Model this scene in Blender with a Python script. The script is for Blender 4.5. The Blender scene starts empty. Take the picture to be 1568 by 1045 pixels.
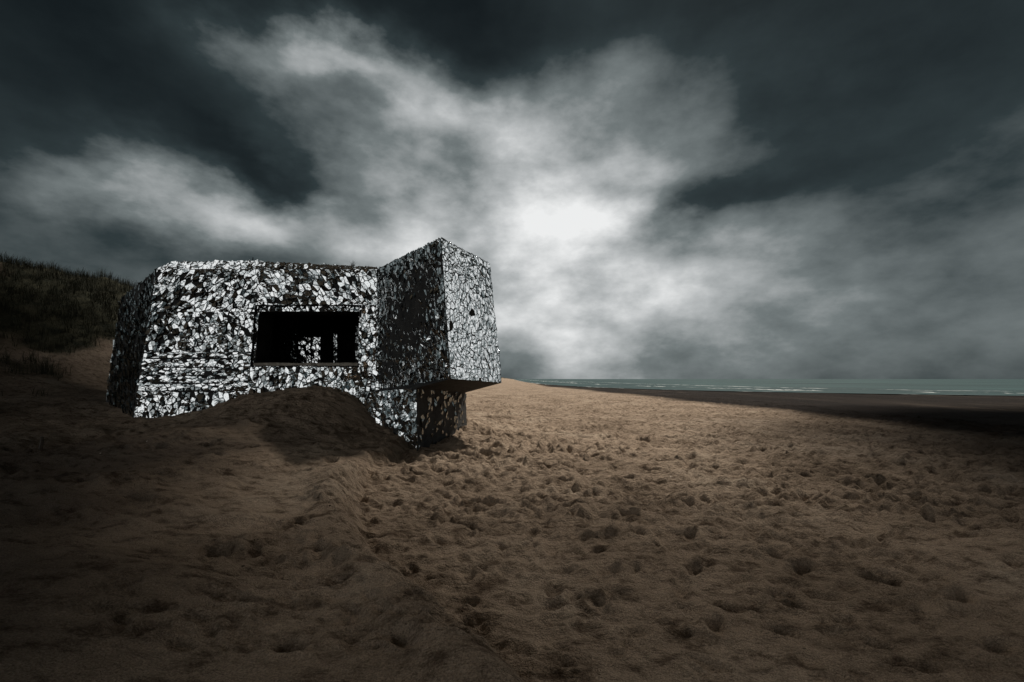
import bpy, math, random
import numpy as np
from mathutils import Vector
random.seed(7); rng=np.random.default_rng(7)
scene=bpy.context.scene
EL=math.radians(52); AZ=math.radians(28)
SUN=Vector((math.sin(AZ)*math.cos(EL),math.cos(AZ)*math.cos(EL),math.sin(EL)))

# ------------------------------------------------------------ helpers
def new_mat(name):
    m=bpy.data.materials.new(name); m.use_nodes=True
    nt=m.node_tree; return m,nt,nt.nodes['Principled BSDF']
def link_obj(name,me,parent=None,mat=None):
    o=bpy.data.objects.new(name,me); scene.collection.objects.link(o)
    if parent: o.parent=parent
    if mat: me.materials.append(mat)
    return o
def mesh_from(name,v,f,parent=None,mat=None,smooth=False):
    me=bpy.data.meshes.new(name); me.from_pydata([tuple(p) for p in v],[],f); me.update()
    if smooth:
        me.polygons.foreach_set('use_smooth',[True]*len(me.polygons))
    return link_obj(name,me,parent,mat)
def sstep(a,b,x):
    t=np.clip((x-a)/(b-a),0,1); return t*t*(3-2*t)
def vnoise(x,y,seed=0):
    xi=np.floor(x).astype(np.int64); yi=np.floor(y).astype(np.int64)
    fx=x-xi; fy=y-yi; fx=fx*fx*fx*(fx*(fx*6-15)+10); fy=fy*fy*fy*(fy*(fy*6-15)+10)
    def h(a,b):
        n=(a*374761393+b*668265263+seed*1442695041)&0xFFFFFFFF
        n=((n^(n>>13))*1274126177)&0xFFFFFFFF
        n=n^(n>>16)
        return (n&0xFFFF)/65535.0
    return (h(xi,yi)*(1-fx)+h(xi+1,yi)*fx)*(1-fy)+(h(xi,yi+1)*(1-fx)+h(xi+1,yi+1)*fx)*fy*1.0-0.5
def fbm(x,y,oct=4,seed=0,gain=.5):
    s=0;a=1.0;c,sn=math.cos(.6),math.sin(.6)
    for i in range(oct):
        s=s+a*vnoise(x,y,seed+i*17); x,y=(x*c-y*sn)*2.03+5.1,(x*sn+y*c)*2.03+1.7; a*=gain
    return s
def nz(x,y,seed,oct=3): return float(fbm(np.array([x]),np.array([y]),oct,seed)[0])

# ------------------------------------------------------------ terrain
FY=[-30,-5,0,2.65,4.13,5.87,8,10.1,11.5,13.5,20,40,80,4000]
FX=[3,1.6,1.1,-0.1,-1.09,-2.0,-2.3,-2.25,-2.2,-2.2,-3.5,-9,-12,-16]
def shore(y):
    yy=np.maximum(y,42.0); return 9+110000/(yy*yy)
def foot(x,y):
    return np.interp(y,FY,FX)+0.34*fbm(y*0.7,y*0+3.3,3,5)-x
def height(x,y,fine=True):
    d=foot(x,y)
    dn=np.maximum(d,0)
    near=1-sstep(14,26,y)
    h=0.24*sstep(-.05,0.30,d)+0.20*sstep(0.6,3.5,d)+0.006*np.minimum(dn,12)
    h=h+0.16*np.exp(-((d-0.42)/0.22)**2)*(1-sstep(5.5,7.5,y))*(.75+.8*fbm(y*1.1,y*0,2,6))
    cx=-5.0; cy=12.9
    sx=np.where(x<cx,3.6,1.75); sy=np.where(y<cy,2.3,2.4)
    h=h+0.95*np.exp(-(np.abs((x-cx)/sx)**2.2))*np.exp(-(np.abs((y-cy)/sy)**1.8))
    h=h+0.3*np.exp(-(((x+1.4)/1.2)**2+((y-14.5)/2.2)**2))
    m=sstep(0,1,(-15.5-x)/24.0)*sstep(13,33,y)
    m2=sstep(0,1,(-20-x)/20.0)*sstep(50,80,y)
    big=10.4*m*(1-0.35*sstep(34,60,y))
    h=h+np.maximum(big,4.5*m2)
    h=h+2.2*m*fbm(x*0.16,y*0.16,4,31)
    h=h+0.5*sstep(5,16,d)*near*0.6
    h=h+(0.10+0.24*sstep(0,6,d))*fbm(x*0.33,y*0.42,3,11)
    s=x-shore(y)
    h=h-0.30*sstep(-30,6,s)*sstep(20,40,y)-0.8*sstep(0,60,s)
    if fine:
        dist=np.sqrt(x*x+y*y)
        w=sstep(80,16,dist)
        dry=1-sstep(11,17,x)
        n1=fbm(x*1.5,y*2.4,4,41,.55)
        n2=fbm(x*3.2,y*5.6,4,57,.6)
        patch=.6+.6*sstep(-.3,.35,fbm(x*.35,y*.35,3,201))
        patch=patch*(1-.20*sstep(0,.6,d)*near)
        h=h+w*(0.3+0.7*dry)*patch*(0.06*n1+0.072*n2)*sstep(.5,8.,dist)**.75
        ww=x*.35+y*1.0+.5*fbm(x*.6,y*.6,2,88)
        h=h+.020*np.sin(ww*7.5+3*fbm(x*.4,y*.8,3,99))*sstep(.4,1.6,d)*near*sstep(1,4,dist)
    return h
ang=np.concatenate([np.linspace(-62,62,700),np.linspace(62,298,72)[1:-1]])
ang=np.radians(ang); NA=len(ang)
rad=np.concatenate([[0.4,0.7,0.95,1.2,1.4],np.geomspace(1.6,90,720),np.geomspace(90,6000,70)[1:]]); NR=len(rad)
A,R=np.meshgrid(ang,rad)
X=R*np.sin(A); Y=R*np.cos(A)
Z=height(X,Y)
front=700
def dent(px,py,a,b,rot,dep):
    r=math.hypot(px,py); t=math.atan2(px,py); e=max(a,b)*2.4
    i0,i1=np.searchsorted(rad,[r-e,r+e]); j0,j1=np.searchsorted(ang[:front],[t-e/r,t+e/r])
    if i1<=i0 or j1<=j0: return
    xs=X[i0:i1,j0:j1]-px; ys=Y[i0:i1,j0:j1]-py
    c,s=math.cos(rot),math.sin(rot); u=(xs*c+ys*s)/a; v=(-xs*s+ys*c)/b
    q=u*u+v*v
    Z[i0:i1,j0:j1]+=-dep*np.exp(-q**1.6*1.2)+dep*0.4*np.exp(-(np.sqrt(q)-1.5)**2*6)
for k in range(12500):
    py=2.2+42*random.random()**1.15; px=random.uniform(-2.4,min(17,py*1.15))
    if random.random()<0.16: px=random.uniform(-10,0)
    c=nz(px*.45,py*.45,77,3)
    if c<-0.08 and random.random()<.6: continue
    if py<5 and random.random()<.3: continue
    r_=math.hypot(px,py)
    f_=min(1,max(0,(r_-3)/6))
    sc=random.uniform(.4,1.25)*(.55+.5*f_)
    dent(px,py,.08*sc,.16*sc,random.gauss(1.4,.5),random.uniform(.03,.08)*sc*(.8+.4*f_))
for (x0,y0,x1,y1) in ((1.2,3.0,7.5,17),(-.6,4.6,1.5,22),(3.2,3.4,10,12),(-1.2,6.2,3.8,20),(5.5,7,13,26),(-5,5.5,-3.2,9.5),(.2,3.4,2.6,14)):
    n=int(math.hypot(x1-x0,y1-y0)/.38); a=math.atan2(y1-y0,x1-x0)
    for i in range(n):
        t=i/n; s_=.11*(1 if i%2 else -1)+random.gauss(0,.03); wv=.35*math.sin(t*6)
        dent(x0+(x1-x0)*t-math.sin(a)*(s_+wv),y0+(y1-y0)*t+math.cos(a)*(s_+wv),.12,.055,a+random.gauss(0,.2),random.uniform(.03,.05))
me=bpy.data.meshes.new('sand_beach')
nv=NA*NR+1
co=np.zeros((nv,3)); co[:-1,0]=X.ravel(); co[:-1,1]=Y.ravel(); co[:-1,2]=Z.ravel()
co[-1]=(0,0,Z[0].mean())
I,J=np.meshgrid(np.arange(NR-1),np.arange(NA),indexing='ij'); J2=(J+1)%NA
quads=np.stack([I*NA+J,I*NA+J2,(I+1)*NA+J2,(I+1)*NA+J],-1).reshape(-1,4)[:, ::-1]
jj=np.arange(NA); tris=np.stack([np.full(NA,nv-1),(jj+1)%NA,jj],-1)
nl=quads.size+tris.size; npoly=len(quads)+len(tris)
me.vertices.add(nv); me.vertices.foreach_set('co',co.ravel())
me.loops.add(nl); me.loops.foreach_set('vertex_index',np.concatenate([quads.ravel(),tris.ravel()]).astype(np.int32))
me.polygons.add(npoly)
ls=np.concatenate([np.arange(len(quads))*4,quads.size+np.arange(len(tris))*3]).astype(np.int32)
me.polygons.foreach_set('loop_start',ls)
me.polygons.foreach_set('use_smooth',np.ones(npoly,dtype=bool))
me.update(calc_edges=True); me.validate()
def vegmask(x,y):
    m=sstep(0,1,(-15-x)/9.0)*sstep(17,27,y)
    n=fbm(x*0.22,y*0.22,4,91)
    up=sstep(2.6,6.0,height(x,y,False))
    return np.clip(m*sstep(-0.2,0.15,n+up*0.8-0.33),0,1)
veg=vegmask(co[:,0],co[:,1])
yy=co[:,1]
wl=13.6-0.055*np.clip(yy-16,0,90)+1.3*fbm(co[:,0]*.05,yy*.12,3,66)
wet=sstep(-1.3,1.3,co[:,0]-wl)*sstep(4,14,yy)
painted_shade=np.clip(.9*sstep(3.5,11,co[:,0]+1.2*fbm(co[:,0]*.2,yy*.3,3,71))*sstep(22,10,yy)+1.0*sstep(.7,3.4,foot(co[:,0],yy)+1.5*fbm(co[:,0]*.25,yy*.4,3,72))*(1-sstep(7,12,yy))+.8*sstep(-9,-15,co[:,0])*sstep(45,30,yy),0,1)  # painted shade: near right, left foreground and left dunes darkened like a vignette
for nm,arr in (('veg',veg),('wet',wet),('painted_shade',painted_shade)):
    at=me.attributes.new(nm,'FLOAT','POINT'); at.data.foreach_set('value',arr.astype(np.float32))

m_sand,nt,bs=new_mat('sand'); N=nt.nodes; L=nt.links
def node(nt,t,**k):
    n=nt.nodes.new(t)
    for a,b in k.items(): setattr(n,a,b)
    return n
def noise(nt,scale,detail=6,rough=.55,vec=None):
    n=node(nt,'ShaderNodeTexNoise'); n.inputs['Scale'].default_value=scale; n.inputs['Detail'].default_value=detail; n.inputs['Roughness'].default_value=rough
    if vec: nt.links.new(vec,n.inputs['Vector'])
    return n
def ramp(nt,fac,stops):
    r=node(nt,'ShaderNodeValToRGB'); e=r.color_ramp.elements
    while len(e)<len(stops): e.new(.5)
    for i,(p,c) in enumerate(stops): e[i].position=p; e[i].color=(*c,1)
    nt.links.new(fac,r.inputs[0]); return r
def mixc(nt,fac,a,b,mode='MIX'):
    m=node(nt,'ShaderNodeMix',data_type='RGBA',blend_type=mode)
    for s,v in ((m.inputs[0],fac),(m.inputs[6],a),(m.inputs[7],b)):
        if isinstance(v,(int,float)): s.default_value=v
        elif isinstance(v,tuple): s.default_value=(*v,1)
        else: nt.links.new(v,s)
    return m.outputs[2]
geo=node(nt,'ShaderNodeNewGeometry'); P=geo.outputs['Position']
c1=ramp(nt,noise(nt,0.45,4,.6,P).outputs[0],[(.3,(.25,.188,.136)),(.52,(.39,.298,.22)),(.72,(.50,.40,.305))])
mp0=node(nt,'ShaderNodeMapping'); mp0.inputs['Scale'].default_value=(1,1.6,1); L.new(P,mp0.inputs[0])
c2=ramp(nt,noise(nt,3.2,6,.75,mp0.outputs[0]).outputs[0],[(.37,(.30,.27,.25)),(.49,(.92,.92,.92)),(.8,(1.3,1.3,1.3))])
col=mixc(nt,.9,c1.outputs[0],c2.outputs[0],'MULTIPLY')
gr=ramp(nt,noise(nt,110,2,.6,P).outputs[0],[(.35,(.55,.53,.51)),(.65,(1.25,1.25,1.25))])
col=mixc(nt,.75,col,gr.outputs[0],'MULTIPLY')
a_shade=node(nt,'ShaderNodeAttribute',attribute_name='painted_shade')
col=mixc(nt,a_shade.outputs['Fac'],col,mixc(nt,1.0,col,(.29,.305,.33),'MULTIPLY'))  # shade mask multiplied into the sand colour
vo=node(nt,'ShaderNodeTexVoronoi'); vo.inputs['Scale'].default_value=4.2; L.new(P,vo.inputs['Vector'])
sp=ramp(nt,vo.outputs['Distance'],[(.04,(1,1,1)),(.06,(0,0,0))])
vo2=node(nt,'ShaderNodeTexWhiteNoise'); L.new(vo.outputs['Position'],vo2.inputs['Vector'])
spc=ramp(nt,vo2.outputs['Value'],[(.45,(.05,.035,.025)),(.85,(.06,.04,.03)),(.9,(.75,.68,.6))])
sel=node(nt,'ShaderNodeMath',operation='MULTIPLY'); L.new(sp.outputs[0],sel.inputs[0]); 
sl2=ramp(nt,noise(nt,.8,2,.5,P).outputs[0],[(.42,(0,0,0)),(.55,(1,1,1))]); L.new(sl2.outputs[0],sel.inputs[1])
col=mixc(nt,sel.outputs[0],col,spc.outputs[0])
aw=node(nt,'ShaderNodeAttribute',attribute_name='wet'); av=node(nt,'ShaderNodeAttribute',attribute_name='veg')
mp=node(nt,'ShaderNodeMapping'); mp.inputs['Scale'].default_value=(.16,.012,1); mp.inputs['Rotation'].default_value=(0,0,.1); L.new(P,mp.inputs[0])
wc=ramp(nt,noise(nt,2.2,4,.6,mp.outputs[0]).outputs[0],[(.42,(.018,.014,.012)),(.58,(.028,.022,.018)),(.72,(.075,.058,.045))])
col=mixc(nt,aw.outputs['Fac'],col,wc.outputs[0])
vc=ramp(nt,noise(nt,1.3,4,.7,P).outputs[0],[(.35,(.012,.014,.010)),(.65,(.042,.040,.026))])
col=mixc(nt,av.outputs['Fac'],col,vc.outputs[0])
L.new(col,bs.inputs['Base Color'])
bs.inputs['Roughness'].default_value=.95; bs.inputs['Specular IOR Level'].default_value=.04
b1=node(nt,'ShaderNodeBump'); b1.inputs['Distance'].default_value=.14; b1.inputs['Strength'].default_value=1
L.new(noise(nt,6.5,5,.68,mp0.outputs[0]).outputs[0],b1.inputs['Height'])
b2=node(nt,'ShaderNodeBump'); b2.inputs['Distance'].default_value=.008; b2.inputs['Strength'].default_value=.8
L.new(noise(nt,80,2,.7,P).outputs[0],b2.inputs['Height']); L.new(b1.outputs[0],b2.inputs['Normal'])
L.new(b2.outputs[0],bs.inputs['Normal'])
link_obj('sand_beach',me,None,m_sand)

# ------------------------------------------------------------ sea
ys=np.concatenate([np.linspace(20,160,150),np.geomspace(160,6000,80)[1:]]); ts=np.concatenate([np.linspace(-3,45,90),np.geomspace(45,6000,60)[1:]])
TT,YY=np.meshgrid(ts,ys); XX=shore(YY)+TT+0.8*fbm(YY*.09,YY*0,3,8)
ZZ=-0.17+0.05*fbm(TT*.5,YY*.06,3,20)*sstep(0,8,TT)+0.10*np.maximum(0,np.sin(TT*.55+2*fbm(YY*.03,TT*.02,2,4)))**6*sstep(2,6,TT)*sstep(45,20,TT)
nY,nT=TT.shape
v=np.stack([XX,YY,ZZ],-1).reshape(-1,3)
f=[(i*nT+j,i*nT+j+1,(i+1)*nT+j+1,(i+1)*nT+j) for i in range(nY-1) for j in range(nT-1)]
m_sea,nt,bs=new_mat('sea_water')
sea=mesh_from('sea',v,f,None,m_sea,True)
at=sea.data.attributes.new('off','FLOAT','POINT'); at.data.foreach_set('value',TT.ravel().astype(np.float32))
P=node(nt,'ShaderNodeNewGeometry').outputs['Position']
off=node(nt,'ShaderNodeAttribute',attribute_name='off').outputs['Fac']
def math_(nt,op,a,b=None,c=None):
    n=node(nt,'ShaderNodeMath',operation=op)
    for i,v in enumerate((a,b,c)):
        if v is None: continue
        if isinstance(v,(int,float)): n.inputs[i].default_value=v
        else: nt.links.new(v,n.inputs[i])
    return n.outputs[0]
mp=node(nt,'ShaderNodeMapping'); mp.inputs['Scale'].default_value=(1,.25,1); nt.links.new(P,mp.inputs[0])
n1=noise(nt,.16,5,.6,mp.outputs[0]).outputs[0]
ph=math_(nt,'ADD',math_(nt,'MULTIPLY',off,.33),math_(nt,'MULTIPLY',n1,6.0))
sn=math_(nt,'POWER',math_(nt,'MAXIMUM',math_(nt,'SINE',ph),0.0),9)
n2=noise(nt,.9,6,.7,mp.outputs[0]).outputs[0]
br=math_(nt,'MULTIPLY',sn,math_(nt,'GREATER_THAN',n2,.50))
fade=node(nt,'ShaderNodeMapRange'); nt.links.new(off,fade.inputs[0]); fade.inputs[1].default_value=25; fade.inputs[2].default_value=50; fade.inputs[3].default_value=1; fade.inputs[4].default_value=0
br=math_(nt,'MULTIPLY',br,fade.outputs[0])
sc=ramp(nt,noise(nt,.02,4,.5,P).outputs[0],[(.35,(.012,.036,.039)),(.65,(.028,.066,.068))])
nt.links.new(mixc(nt,br,sc.outputs[0],(.6,.63,.62)),bs.inputs['Base Color'])
bs.inputs['Roughness'].default_value=.7; bs.inputs['Specular IOR Level'].default_value=.05
bp=node(nt,'ShaderNodeBump'); bp.inputs['Distance'].default_value=.4; bp.inputs['Strength'].default_value=.9
nt.links.new(noise(nt,.9,5,.65,mp.outputs[0]).outputs[0],bp.inputs['Height']); nt.links.new(bp.outputs[0],bs.inputs['Normal'])

# ------------------------------------------------------------ bunker
m_con,nt,bs=new_mat('dark_mortar_concrete')
P=node(nt,'ShaderNodeNewGeometry').outputs['Position']
cc=ramp(nt,noise(nt,3,5,.65,P).outputs[0],[(.3,(.012,.012,.012)),(.7,(.05,.048,.045))])
nt.links.new(cc.outputs[0],bs.inputs['Base Color']); bs.inputs['Roughness'].default_value=.9
bp=node(nt,'ShaderNodeBump'); bp.inputs['Distance'].default_value=.04; nt.links.new(noise(nt,12,5,.7,P).outputs[0],bp.inputs['Height']); nt.links.new(bp.outputs[0],bs.inputs['Normal'])
m_pale,nt,bs=new_mat('weathered_concrete')
P=node(nt,'ShaderNodeNewGeometry').outputs['Position']
cc=ramp(nt,noise(nt,5,5,.7,P).outputs[0],[(.3,(.14,.12,.10)),(.7,(.46,.41,.34))])
nt.links.new(cc.outputs[0],bs.inputs['Base Color']); bs.inputs['Roughness'].default_value=.9
bp=node(nt,'ShaderNodeBump'); bp.inputs['Distance'].default_value=.05; nt.links.new(noise(nt,14,5,.7,P).outputs[0],bp.inputs['Height']); nt.links.new(bp.outputs[0],bs.inputs['Normal'])
m_mir,nt,bs=new_mat('mirror_shard_glass')
P=node(nt,'ShaderNodeNewGeometry').outputs['Position']
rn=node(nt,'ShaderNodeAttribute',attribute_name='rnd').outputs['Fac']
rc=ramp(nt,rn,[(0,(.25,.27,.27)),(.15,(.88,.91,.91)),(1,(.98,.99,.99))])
dirt=ramp(nt,noise(nt,16,4,.7,P).outputs[0],[(.34,(.45,.45,.44)),(.44,(1,1,1))])
nt.links.new(mixc(nt,.8,rc.outputs[0],dirt.outputs[0],'MULTIPLY'),bs.inputs['Base Color'])
bs.inputs['Metallic'].default_value=1
rg=node(nt,'ShaderNodeMapRange'); nt.links.new(noise(nt,9,3,.6,P).outputs[0],rg.inputs[0]); rg.inputs[1].default_value=.35; rg.inputs[2].default_value=.75; rg.inputs[3].default_value=.01; rg.inputs[4].default_value=.08
nt.links.new(rg.outputs[0],bs.inputs['Roughness'])
bp=node(nt,'ShaderNodeBump'); bp.inputs['Distance'].default_value=.035; bp.inputs['Strength'].default_value=.7; nt.links.new(noise(nt,9,2,.5,P).outputs[0],bp.inputs['Height']); nt.links.new(bp.outputs[0],bs.inputs['Normal'])

bunker=bpy.data.objects.new('mirrored_bunker',None); scene.collection.objects.link(bunker)
V=Vector
WV=[];WF=[]
SV=[];SF=[];SR=[]
def wall(q,sub=1):
    b=len(WV); WV.extend(q); WF.append(tuple(range(b,b+len(q))))
def bil(q,a,b):
    return (q[0]*(1-a)+q[1]*a)*(1-b)+(q[3]*(1-a)+q[2]*a)*b
def subq(q,a0,b0,a1,b1): return [bil(q,a0,b0),bil(q,a1,b0),bil(q,a1,b1),bil(q,a0,b1)]
def clip(poly,nx,ny,c):
    out=[];n=len(poly)
    for i in range(n):
        p=poly[i];q=poly[(i+1)%n]
        dp=nx*p[0]+ny*p[1]-c; dq=nx*q[0]+ny*q[1]-c
        if dp<=0: out.append(p)
        if (dp<0)!=(dq<0) and dp!=dq:
            t=dp/(dp-dq); out.append((p[0]+(q[0]-p[0])*t,p[1]+(q[1]-p[1])*t))
    return out
def shards(q,s=.15,asp=1.35,tilt=.13,gap=.014,miss=.06,rot=.5,bias=(0,0),lo=0.,hi=1.,split=.6,wob=.0):
    """tile a quad (counter-clockwise seen from outside) with irregular pieces of broken mirror"""
    w=((q[1]-q[0]).length+(q[2]-q[3]).length)/2; h=((q[3]-q[0]).length+(q[2]-q[1]).length)/2
    n=((q[2]-q[0]).cross(q[3]-q[1])).normalized()
    c,sn=math.cos(rot),math.sin(rot)
    def fw(x,y): return ((x*c+y*sn)/s,(-x*sn+y*c)/(s*asp))
    def bk(u,v): u*=s; v*=s*asp; return (u*c-v*sn,u*sn+v*c)
    cs=[fw(*p) for p in ((0,0),(w,0),(w,h),(0,h))]
    u0=int(min(p[0] for p in cs))-2;u1=int(max(p[0] for p in cs))+2;v0=int(min(p[1] for p in cs))-2;v1=int(max(p[1] for p in cs))+2
    sd={}
    for i in range(u0-2,u1+3):
        for j in range(v0-2,v1+3):
            sd[i,j]=(i+random.uniform(-.5,.5)+.5*(j%2),j+random.uniform(-.5,.5))
    for i in range(u0,u1+1):
        for j in range(v0,v1+1):
            P0=sd[i,j]; X0=bk(*P0)
            if not(-s<X0[0]<w+s and -s*asp<X0[1]<h+s*asp): continue
            poly=[(P0[0]-1.6,P0[1]-1.6),(P0[0]+1.6,P0[1]-1.6),(P0[0]+1.6,P0[1]+1.6),(P0[0]-1.6,P0[1]+1.6)]
            for di in (-2,-1,0,1,2):
                for dj in (-2,-1,0,1,2):
                    if di==0 and dj==0: continue
                    Q=sd[i+di,j+dj]; nx=Q[0]-P0[0]; ny=Q[1]-P0[1]
                    poly=clip(poly,nx,ny,(Q[0]**2+Q[1]**2-P0[0]**2-P0[1]**2)/2)
                    if len(poly)<3: break
                if len(poly)<3: break
            if len(poly)<3: continue
            poly=[bk(*p) for p in poly]
            for nx,ny,cc_ in ((-1,0,0),(1,0,w),(0,-1,0),(0,1,h)):
                poly=clip(poly,nx,ny,cc_)
                if len(poly)<3: break
            if len(poly)<3 or random.random()<miss: continue
            pieces=[poly]
            if random.random()<split and len(poly)>=4:
                st_=random.randrange(len(poly)); poly=poly[st_:]+poly[:st_]
                k=random.randint(2,len(poly)-2); pieces=[poly[:k+1],poly[k:]+poly[:1]]
            wx=wy=0
            if wob:
                G=bil(q,X0[0]/w,X0[1]/h); e1=G.x+G.y*.8
                wx=wob*1.6*nz(e1*.8,G.z*.9,301); wy=wob*2.2*nz(e1*.7+9,G.z*1.1,302)
            for pl in pieces:
                cx=sum(p[0] for p in pl)/len(pl); cy=sum(p[1] for p in pl)/len(pl)
                ar=0
                for k in range(len(pl)):
                    x1,y1=pl[k];x2,y2=pl[(k+1)%len(pl)]; ar+=x1*y2-x2*y1
                if abs(ar)/2<s*s*.06: continue
                tx=random.gauss(bias[0],tilt)+wx; ty=random.gauss(bias[1],tilt)+wy
                pts=[]
                g=gap*random.uniform(.4,1.8)
                for (x,y) in pl:
                    dx,dy=x-cx,y-cy; l=math.hypot(dx,dy)
                    if l<1e-5: l=1e-5
                    k=max(.2,1-g*1.25/l); k*=random.uniform(.85,1.06)
                    x=cx+dx*k;y=cy+dy*k
                    pts.append((x,y,tx*(x-cx)+ty*(y-cy)))
                lift=.005-min(p[2] for p in pts)
                b0=len(SV)
                for x,y,z in pts: SV.append(bil(q,x/w,y/h)+n*(z+lift))
                m=len(pts)
                for x,y,z in pts: SV.append(bil(q,x/w,y/h)-n*.002)
                SF.append(tuple(range(b0,b0+m))); r=random.uniform(lo,hi); SR.append(r)
                for k in range(m):
                    k2=(k+1)%m; SF.append((b0+k,b0+m+k,b0+m+k2,b0+k2)); SR.append(0.)
F=[V((-10.36,12.33,-.2)),V((-3.60,12.33,-.2)),V((-3.74,12.78,4.68)),V((-9.97,12.78,4.68))]
fn=((F[2]-F[0]).cross(F[3]-F[1])).normalized()
oa0,oa1,ob0,ob1=.458,.925,.437,.79
ia0,ia1,ib0,ib1=.469,.908,.451,.757
kw=dict(s=.108,asp=1.6,tilt=.18,gap=.0075,miss=.09,rot=.5,bias=(0,-.075),wob=.18)
for a0,b0,a1,b1,k in ((0,0,oa0,.30,dict(rot=.3)),(0,.30,oa0,.52,dict(rot=.1,asp=.55,s=.145)),(0,.52,oa0,.75,dict(rot=.4)),(0,.75,oa0,1,dict(rot=-.6)),(oa0,0,1,ob0,dict(rot=.1)),(oa0,ob1,1,1,dict(rot=.7)),(oa1,ob0,1,ob1,dict(rot=0,s=.09))):
    q=subq(F,a0,b0,a1,b1); wall(q); kk=dict(kw); kk.update(k); shards(q,**kk)
back=-fn
O=subq(F,oa0,ob0,oa1,ob1); O2=[p+back*.09 for p in O]
for i in range(4): wall([O[i],O2[i],O2[(i+1)%4],O[(i+1)%4]])
Fi=[p+back*.09 for p in F]
for a0,b0,a1,b1 in ((oa0,ob0,ia0,ob1),(ia1,ob0,oa1,ob1),(ia0,ob0,ia1,ib0),(ia0,ib1,ia1,ob1)):
    q=subq(Fi,a0,b0,a1,b1); wall(q); shards(q,s=.09,asp=1.2,tilt=.18,gap=.009,miss=.1,rot=.3,bias=(0,-.08))
I1=subq(Fi,ia0,ib0,ia1,ib1); I2=[p+V((0,.75,0)) for p in I1]
for i in range(4): wall([I1[i],I2[i],I2[(i+1)%4],I1[(i+1)%4]])
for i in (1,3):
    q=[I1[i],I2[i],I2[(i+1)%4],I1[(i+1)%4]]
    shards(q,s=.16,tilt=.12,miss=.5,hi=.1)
def box(x0,x1,y0,y1,z0,z1,skip=()):
    p=[V((x,y,z)) for z in (z0,z1) for x,y in ((x0,y0),(x1,y0),(x1,y1),(x0,y1))]
    for nme,ff in (('b',(3,2,1,0)),('t',(4,5,6,7)),('f',(0,1,5,4)),('r',(1,2,6,5)),('k',(2,3,7,6)),('l',(3,0,4,7))):
        if nme not in skip: wall([p[i] for i in ff])
y_in=13.42
box(-7.9,-4.1,y_in,17.5,1.75,3.9,skip=('f',))
for x0,x1,z0,z1 in ((-7.9,I2[0].x,1.75,3.9),(I2[1].x,-4.1,1.75,3.9),(I2[0].x,I2[1].x,1.75,2.02),(I2[0].x,I2[1].x,3.49,3.9)):
    wall([V((x0,y_in,z0)),V((x1,y_in,z0)),V((x1,y_in,z1)),V((x0,y_in,z1))])
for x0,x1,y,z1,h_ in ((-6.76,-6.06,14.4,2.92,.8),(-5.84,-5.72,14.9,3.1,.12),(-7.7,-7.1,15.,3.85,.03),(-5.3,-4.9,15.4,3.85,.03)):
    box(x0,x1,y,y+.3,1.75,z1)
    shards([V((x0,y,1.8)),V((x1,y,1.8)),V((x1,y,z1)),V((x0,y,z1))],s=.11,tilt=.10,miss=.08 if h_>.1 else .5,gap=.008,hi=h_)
Lq=[V((-13.35,14.8,-.2)),F[0],F[3],V((-12.9,15.0,4.25))]
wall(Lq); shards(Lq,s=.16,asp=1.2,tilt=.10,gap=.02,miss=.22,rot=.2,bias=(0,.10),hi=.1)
rL=V((-9.66,12.97,4.91)); rM=V((-7.4,12.97,4.95)); rR=V((-3.90,12.97,4.76)); rE=V((-12.6,15.2,4.45))
Ftm=bil(F,.4,1)
for q in ([F[3],Ftm,rM,rL],[Ftm,F[2],rR,rM]):
    wall(q); shards(q,s=.10,asp=1.,tilt=.12,gap=.004,miss=.03,rot=.1,lo=.5,bias=(0,.42),split=.3)
wall([Lq[3],F[3],rL,rE]); shards([Lq[3],F[3],rL,rE],s=.16,tilt=.1,miss=.2)
bR=V((-3.2,19.5,4.7)); bL=V((-13.2,20.5,4.7))
wall([rL,rM,rR,bR,bL,rE])
bRb=V((-2.8,19.8,-.3)); bLb=V((-13.6,20.8,-.3))
wall([F[1],bRb,bR,rR,F[2]]); q=[bRb,bLb,bL,bR]; wall(q); shards(q,s=.3,tilt=.1)
q=[bLb,Lq[0],Lq[3],bL]; wall(q); wall([bL,Lq[3],rE]); shards(q,s=.28,tilt=.1,miss=.2)
At=V((-1.56,10.0,4.68));Ab=V((-1.335,9.9,1.6));Bt=V((-.556,11.4,4.49));Bb=V((-.262,11.4,1.5));Ct=V((-3.78,12.76,4.66));Cb=V((-3.76,12.6,1.30))
Ft=V((-2.7,14.3,4.45));Fb=V((-2.5,14.4,1.4))
q=[Cb,Ab,At,Ct]; wall(q); shards(q,s=.09,asp=1.7,tilt=.20,gap=.008,miss=.10,rot=.25,bias=(-.04,-.06),hi=.9,wob=.18)
q=[Ab,Bb,Bt,At]; wall(q); shards(q,s=.11,asp=1.7,tilt=.035,gap=.006,miss=.01,rot=-.2,lo=.4,split=.35,wob=.05)
q=[Bb,Fb,Ft,Bt]; wall(q); shards(q,s=.2,tilt=.08)
q=[Fb,Cb,Ct,Ft]; wall(q)
ctr=(At+Bt+Ct+Ft)/4
top=[p+(ctr-p).normalized()*.16+V((0,0,.05)) for p in (At,Bt,Ft,Ct)]; o=[At,Bt,Ft,Ct]
for i in range(4):
    q=[o[i],o[(i+1)%4],top[(i+1)%4],top[i]]; wall(q); shards(q,s=.09,tilt=.1,miss=.05,bias=(0,.35))
wall(top)
Pt=V((-2.14,10.22,1.40));Qt=V((-1.36,13.3,1.20));Rt=V((-2.6,14.3,1.2));St=V((-4.25,12.45,1.22))
lo_=[Ab,Bb,Fb,Cb]; up_=[Pt,Qt,Rt,St]
for i in range(4): wall([lo_[i],up_[i],up_[(i+1)%4],lo_[(i+1)%4]])
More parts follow.
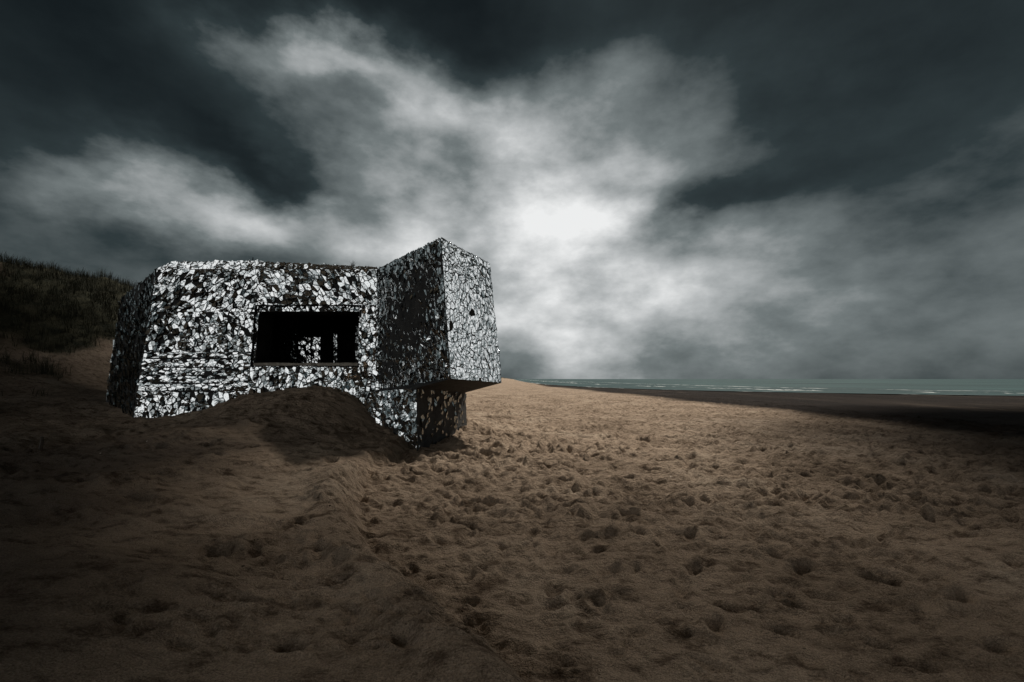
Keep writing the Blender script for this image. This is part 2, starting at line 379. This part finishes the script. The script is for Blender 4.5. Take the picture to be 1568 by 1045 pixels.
Pb=V((-2.08,10.1,-.4));Qb=V((-1.3,13.4,-.4));Rb=V((-2.6,14.4,-.4));Sb=V((-4.3,12.35,-.4))
q=[Sb,Pb,Pt,St]; wall(q); shards(q,s=.10,asp=1.3,tilt=.18,gap=.008,miss=.07,bias=(-.24,-.10),rot=.6)
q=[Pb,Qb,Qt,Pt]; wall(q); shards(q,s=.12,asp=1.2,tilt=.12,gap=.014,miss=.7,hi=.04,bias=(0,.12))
q=[Qb,Rb,Rt,Qt]; wall(q); shards(q,s=.15)
wall([Rb,Sb,St,Rt])
mesh_from('walls',WV,WF,bunker,m_con)
so=mesh_from('mirror_shards',SV,SF,bunker,m_mir)
at=so.data.attributes.new('rnd','FLOAT','FACE'); at.data.foreach_set('value',SR)
RV=[];RF=[]
def lump_bar(p,q,w,h,n=(0,-1,0),seg=None,jit=.3):
    n=V(n).normalized(); d=q-p; seg=seg or max(3,int(d.length/.12)); up=V((0,0,1))
    base=len(RV)
    for i in range(seg+1):
        c=p+d*(i/seg); a=w*random.uniform(1-jit,1+jit); b=h*random.uniform(1-jit,1+jit)
        for (u,v_) in ((-.2,-.5),(1,-.4),(.9,.4),(-.2,.5)): RV.append(c+n*(a*u)+up*(b*v_))
    for i in range(seg):
        for k in range(4):
            a=base+i*4+k; b=base+i*4+(k+1)%4; RF.append((a,b,b+4,a+4))
    RF.append(tuple(base+k for k in (3,2,1,0))); RF.append(tuple(base+seg*4+k for k in range(4)))
for i,b in enumerate((.30,.345,.39,.435,.485)):
    p=bil(F,.015,b); q=bil(F,.40-random.uniform(0,.1),b); lump_bar(p,q,.04,.035,jit=.7)
ribs=mesh_from('board_mark_ribs',RV,RF,bunker,m_con)
RV=[];RF=[]
lump_bar(bil(Fi,ia0,ib0)+V((0,.05,.01)),bil(Fi,ia1,ib0)+V((0,.05,.01)),.16,.09)
sill=mesh_from('sill',RV,RF,bunker,m_pale)
def rod(name,p,q,r,mat,parent=None):
    d=(q-p).normalized(); s=d.orthogonal().normalized(); t=d.cross(s); vv=[];ff=[]
    K=6
    for i in range(5):
        c=p+(q-p)*(i/4)+s*random.uniform(-r,r)*.6; rr_=r*(1-.1*i)
        for k in range(K): vv.append(c+s*(rr_*math.cos(k*6.283/K))+t*(rr_*math.sin(k*6.283/K)))
    for i in range(4):
        for k in range(K): ff.append((i*K+k,i*K+(k+1)%K,(i+1)*K+(k+1)%K,(i+1)*K+k))
    ff.append(tuple(range(K-1,-1,-1))); ff.append(tuple(range(4*K,5*K)))
    return mesh_from(name,vv,ff,parent,mat)
rod('roof_rod',V((-7.45,13.05,4.85)),V((-7.43,13.05,5.09)),.018,m_con,bunker)

# ------------------------------------------------------------ vegetation
m_gr,nt,bs=new_mat('marram_grass_blades')
P=node(nt,'ShaderNodeNewGeometry').outputs['Position']
g=ramp(nt,noise(nt,1.5,4,.6,P).outputs[0],[(.3,(.012,.014,.009)),(.7,(.045,.043,.028))])
nt.links.new(g.outputs[0],bs.inputs['Base Color']); bs.inputs['Roughness'].default_value=.9; bs.inputs['Specular IOR Level'].default_value=.1
def tuft(vs,fs,c,n,h,spread,w):
    for _ in range(n):
        a=random.uniform(0,6.283); l=h*random.uniform(.5,1.1); s=spread*random.uniform(.2,1)
        b=c+V((random.gauss(0,.25*spread),random.gauss(0,.25*spread),-.03)); dr=V((math.cos(a),math.sin(a),0)); sd=V((-dr.y,dr.x,0))*w
        m=b+dr*(s*.35)+V((0,0,l*.6)); t=b+dr*s+V((.12*l,0,l))
        k=len(vs); vs.extend([b-sd,b+sd,m+sd*.7,m-sd*.7,t]); fs.append((k,k+1,k+2,k+3)); fs.append((k+3,k+2,k+4))
gv=[];gf=[]
N0=15000
px=rng.uniform(-60,-15,N0); py=rng.uniform(17,60,N0)
mk=vegmask(px,py); hh=height(px,py); keep=rng.random(N0)<mk
for x,y,z,k in zip(px,py,hh,keep):
    if k and -x<1.35*y: tuft(gv,gf,V((x,y,z)),9,random.uniform(.35,.95),.5,.013)
mesh_from('marram_grass',gv,gf,None,m_gr)
gv=[];gf=[]
tuft(gv,gf,V((-4.56,13.05,4.77)),26,.27,.16,.007); tuft(gv,gf,V((-4.34,13.1,4.76)),12,.14,.2,.006); tuft(gv,gf,V((-4.1,13.05,4.75)),8,.12,.16,.006)
mesh_from('roof_weed',gv,gf,None,m_gr)
m_wd,nt,bs=new_mat('old_wood')
P=node(nt,'ShaderNodeNewGeometry').outputs['Position']
g=ramp(nt,noise(nt,20,4,.6,P).outputs[0],[(.3,(.03,.022,.016)),(.7,(.09,.065,.045))]); nt.links.new(g.outputs[0],bs.inputs['Base Color'])
x,y=-8.2,7.9; z=float(height(np.array([x]),np.array([y]))[0])
rod('wooden_stake',V((x,y,z-.1)),V((x+.03,y,z+.27)),.035,m_wd)

# ------------------------------------------------------------ sheet added out of frame to block sun, open over the beach
H=58.; sh=H/math.tan(EL); ox=sh*math.sin(AZ); oy=sh*math.cos(AZ)
gx=np.linspace(-90,130,150); gy=np.linspace(-45,66.5,100); GX,GY=np.meshgrid(gx,gy)
GZ=H+1.0+1.6*fbm(GX*.08,GY*.08,4,3)
lx=GX-ox; ly=GY-oy
wd=6.2+.35*np.maximum(ly-11,0)
q=((lx-1.0-.2*np.maximum(ly-11,0))/wd)**2+((np.minimum(ly,13)-12.7)/6.9)**2+.35*fbm(GX*.12,GY*.12,4,13)
vv=np.stack([GX,GY,GZ],-1).reshape(-1,3); cf=[]
ny_,nx_=GX.shape
for i in range(ny_-1):
    for j in range(nx_-1):
        if q[i,j]>1: cf.append((i*nx_+j,i*nx_+j+1,(i+1)*nx_+j+1,(i+1)*nx_+j))
m_blocker,nt,bs=new_mat('sun_blocker_grey'); 
P=node(nt,'ShaderNodeNewGeometry').outputs['Position']
g=ramp(nt,noise(nt,.06,5,.6,P).outputs[0],[(.3,(.25,.27,.28)),(.7,(.6,.62,.63))]); nt.links.new(g.outputs[0],bs.inputs['Base Color']); bs.inputs['Roughness'].default_value=1
mesh_from('sun_blocker',vv,cf,None,m_blocker,True)

# ------------------------------------------------------------ sky
w=bpy.data.worlds.new('World'); scene.world=w; w.use_nodes=True; nt=w.node_tree; nt.nodes.clear()
w.cycles.sampling_method='MANUAL'; w.cycles.sample_map_resolution=256
out=node(nt,'ShaderNodeOutputWorld'); bg=node(nt,'ShaderNodeBackground'); nt.links.new(bg.outputs[0],out.inputs[0])
tc=node(nt,'ShaderNodeTexCoord'); D=tc.outputs['Generated']
def vmath(op,a,b=None):
    n=node(nt,'ShaderNodeVectorMath',operation=op)
    for i,v in enumerate((a,b)):
        if v is None: continue
        if isinstance(v,tuple): n.inputs[i].default_value=v
        else: nt.links.new(v,n.inputs[i])
    return n
M=lambda op,a,b=None,c=None: math_(nt,op,a,b,c)
st=node(nt,'ShaderNodeMapping'); st.inputs['Scale'].default_value=(1,1,1.8); st.inputs['Location'].default_value=(3.1,1.7,.4); nt.links.new(D,st.inputs[0])
wn=noise(nt,3.4,7,.55,st.outputs[0])
warp=vmath('MULTIPLY',vmath('SUBTRACT',wn.outputs['Color'],(.5,.5,.5)).outputs[0],(.34,.2,.25)).outputs[0]
DW=vmath('ADD',D,warp).outputs[0]
def lobe(tx,tz,sx,sz,amp,back=1,warped=True,sy=None):
    c=V((tx,back,tz)).normalized()
    d=vmath('SUBTRACT',DW if warped else D,tuple(c)).outputs[0]
    s=vmath('MULTIPLY',d,(1/sx,1/(sy or max(sx,.5)),1/sz))
    l=vmath('DOT_PRODUCT',s.outputs[0],s.outputs[0]).outputs['Value']
    return M('MULTIPLY',M('EXPONENT',M('MULTIPLY',l,-1.0)),amp)
def T(px,py): return ((px-784)/697,(580-py)/697)
lobes=[lobe(*T(840,350),.44,.29,.68),
       lobe(*T(800,310),.24,.15,.18),
       lobe(*T(880,510),.46,.18,.24),
       lobe(*T(520,330),.28,.08,.20),
       lobe(*T(260,320),.15,.055,.44),
       lobe(*T(500,115),.13,.05,.45),
       lobe(*T(620,200),.16,.05,.30),
       lobe(*T(550,168),.08,.03,-.32),
       lobe(*T(1060,295),.15,.04,-.28),
       lobe(*T(430,250),.12,.035,-.22),
       lobe(*T(720,55),.26,.06,-.18),
       lobe(*T(1230,400),.28,.12,.12),
       lobe(*T(1400,530),.5,.16,.26,1,False),
       lobe(*T(250,450),.45,.12,.24,1,False),
       lobe(-.55,.22,.75,.42,1.3,-1,sy=.6),
       lobe(1,.3,.4,.3,.95,.2,False,sy=.33),
       lobe(-1,.35,.4,.25,.5,.25,False,sy=.3)]
B=0.03
for l in lobes: B=M('ADD',B,l)
n1=noise(nt,4.2,9,.57,st.outputs[0]).outputs[0]
amp=M('ADD',M('MULTIPLY',M('MINIMUM',B,.78),.82),.05)
B=M('ADD',B,M('MULTIPLY',M('SUBTRACT',n1,.5),M('MULTIPLY',amp,1.75)))
cr=ramp(nt,B,[(0,(.003,.005,.006)),(.25,(.028,.040,.043)),(.5,(.165,.19,.193)),(.75,(.45,.47,.475)),(1.0,(.84,.85,.85))])
sky=node(nt,'ShaderNodeTexSky'); sky.sky_type='NISHITA'; sky.sun_disc=False; sky.sun_elevation=EL; sky.sun_rotation=AZ
mx=node(nt,'ShaderNodeMix',data_type='RGBA',blend_type='ADD'); mx.inputs[0].default_value=.0005
nt.links.new(cr.outputs[0],mx.inputs[6]); nt.links.new(sky.outputs[0],mx.inputs[7])
nt.links.new(mx.outputs[2],bg.inputs[0]); bg.inputs[1].default_value=1.0

# ------------------------------------------------------------ sun + camera
sl=bpy.data.lights.new('sun','SUN'); sl.energy=5.0; sl.angle=math.radians(6.0); sl.color=(1,.94,.85)
so=bpy.data.objects.new('sun',sl); scene.collection.objects.link(so); so.rotation_euler=SUN.to_track_quat('Z','Y').to_euler()
cam=bpy.data.cameras.new('camera'); co_=bpy.data.objects.new('camera',cam); scene.collection.objects.link(co_)
co_.location=(0,0,1.6); co_.rotation_euler=(math.radians(90),0,0); cam.lens=16; cam.sensor_width=36; cam.shift_y=.037; cam.clip_end=20000; cam.clip_start=.05
scene.camera=co_
scene.view_settings.view_transform='Standard'; scene.view_settings.look='None'; scene.view_settings.exposure=0
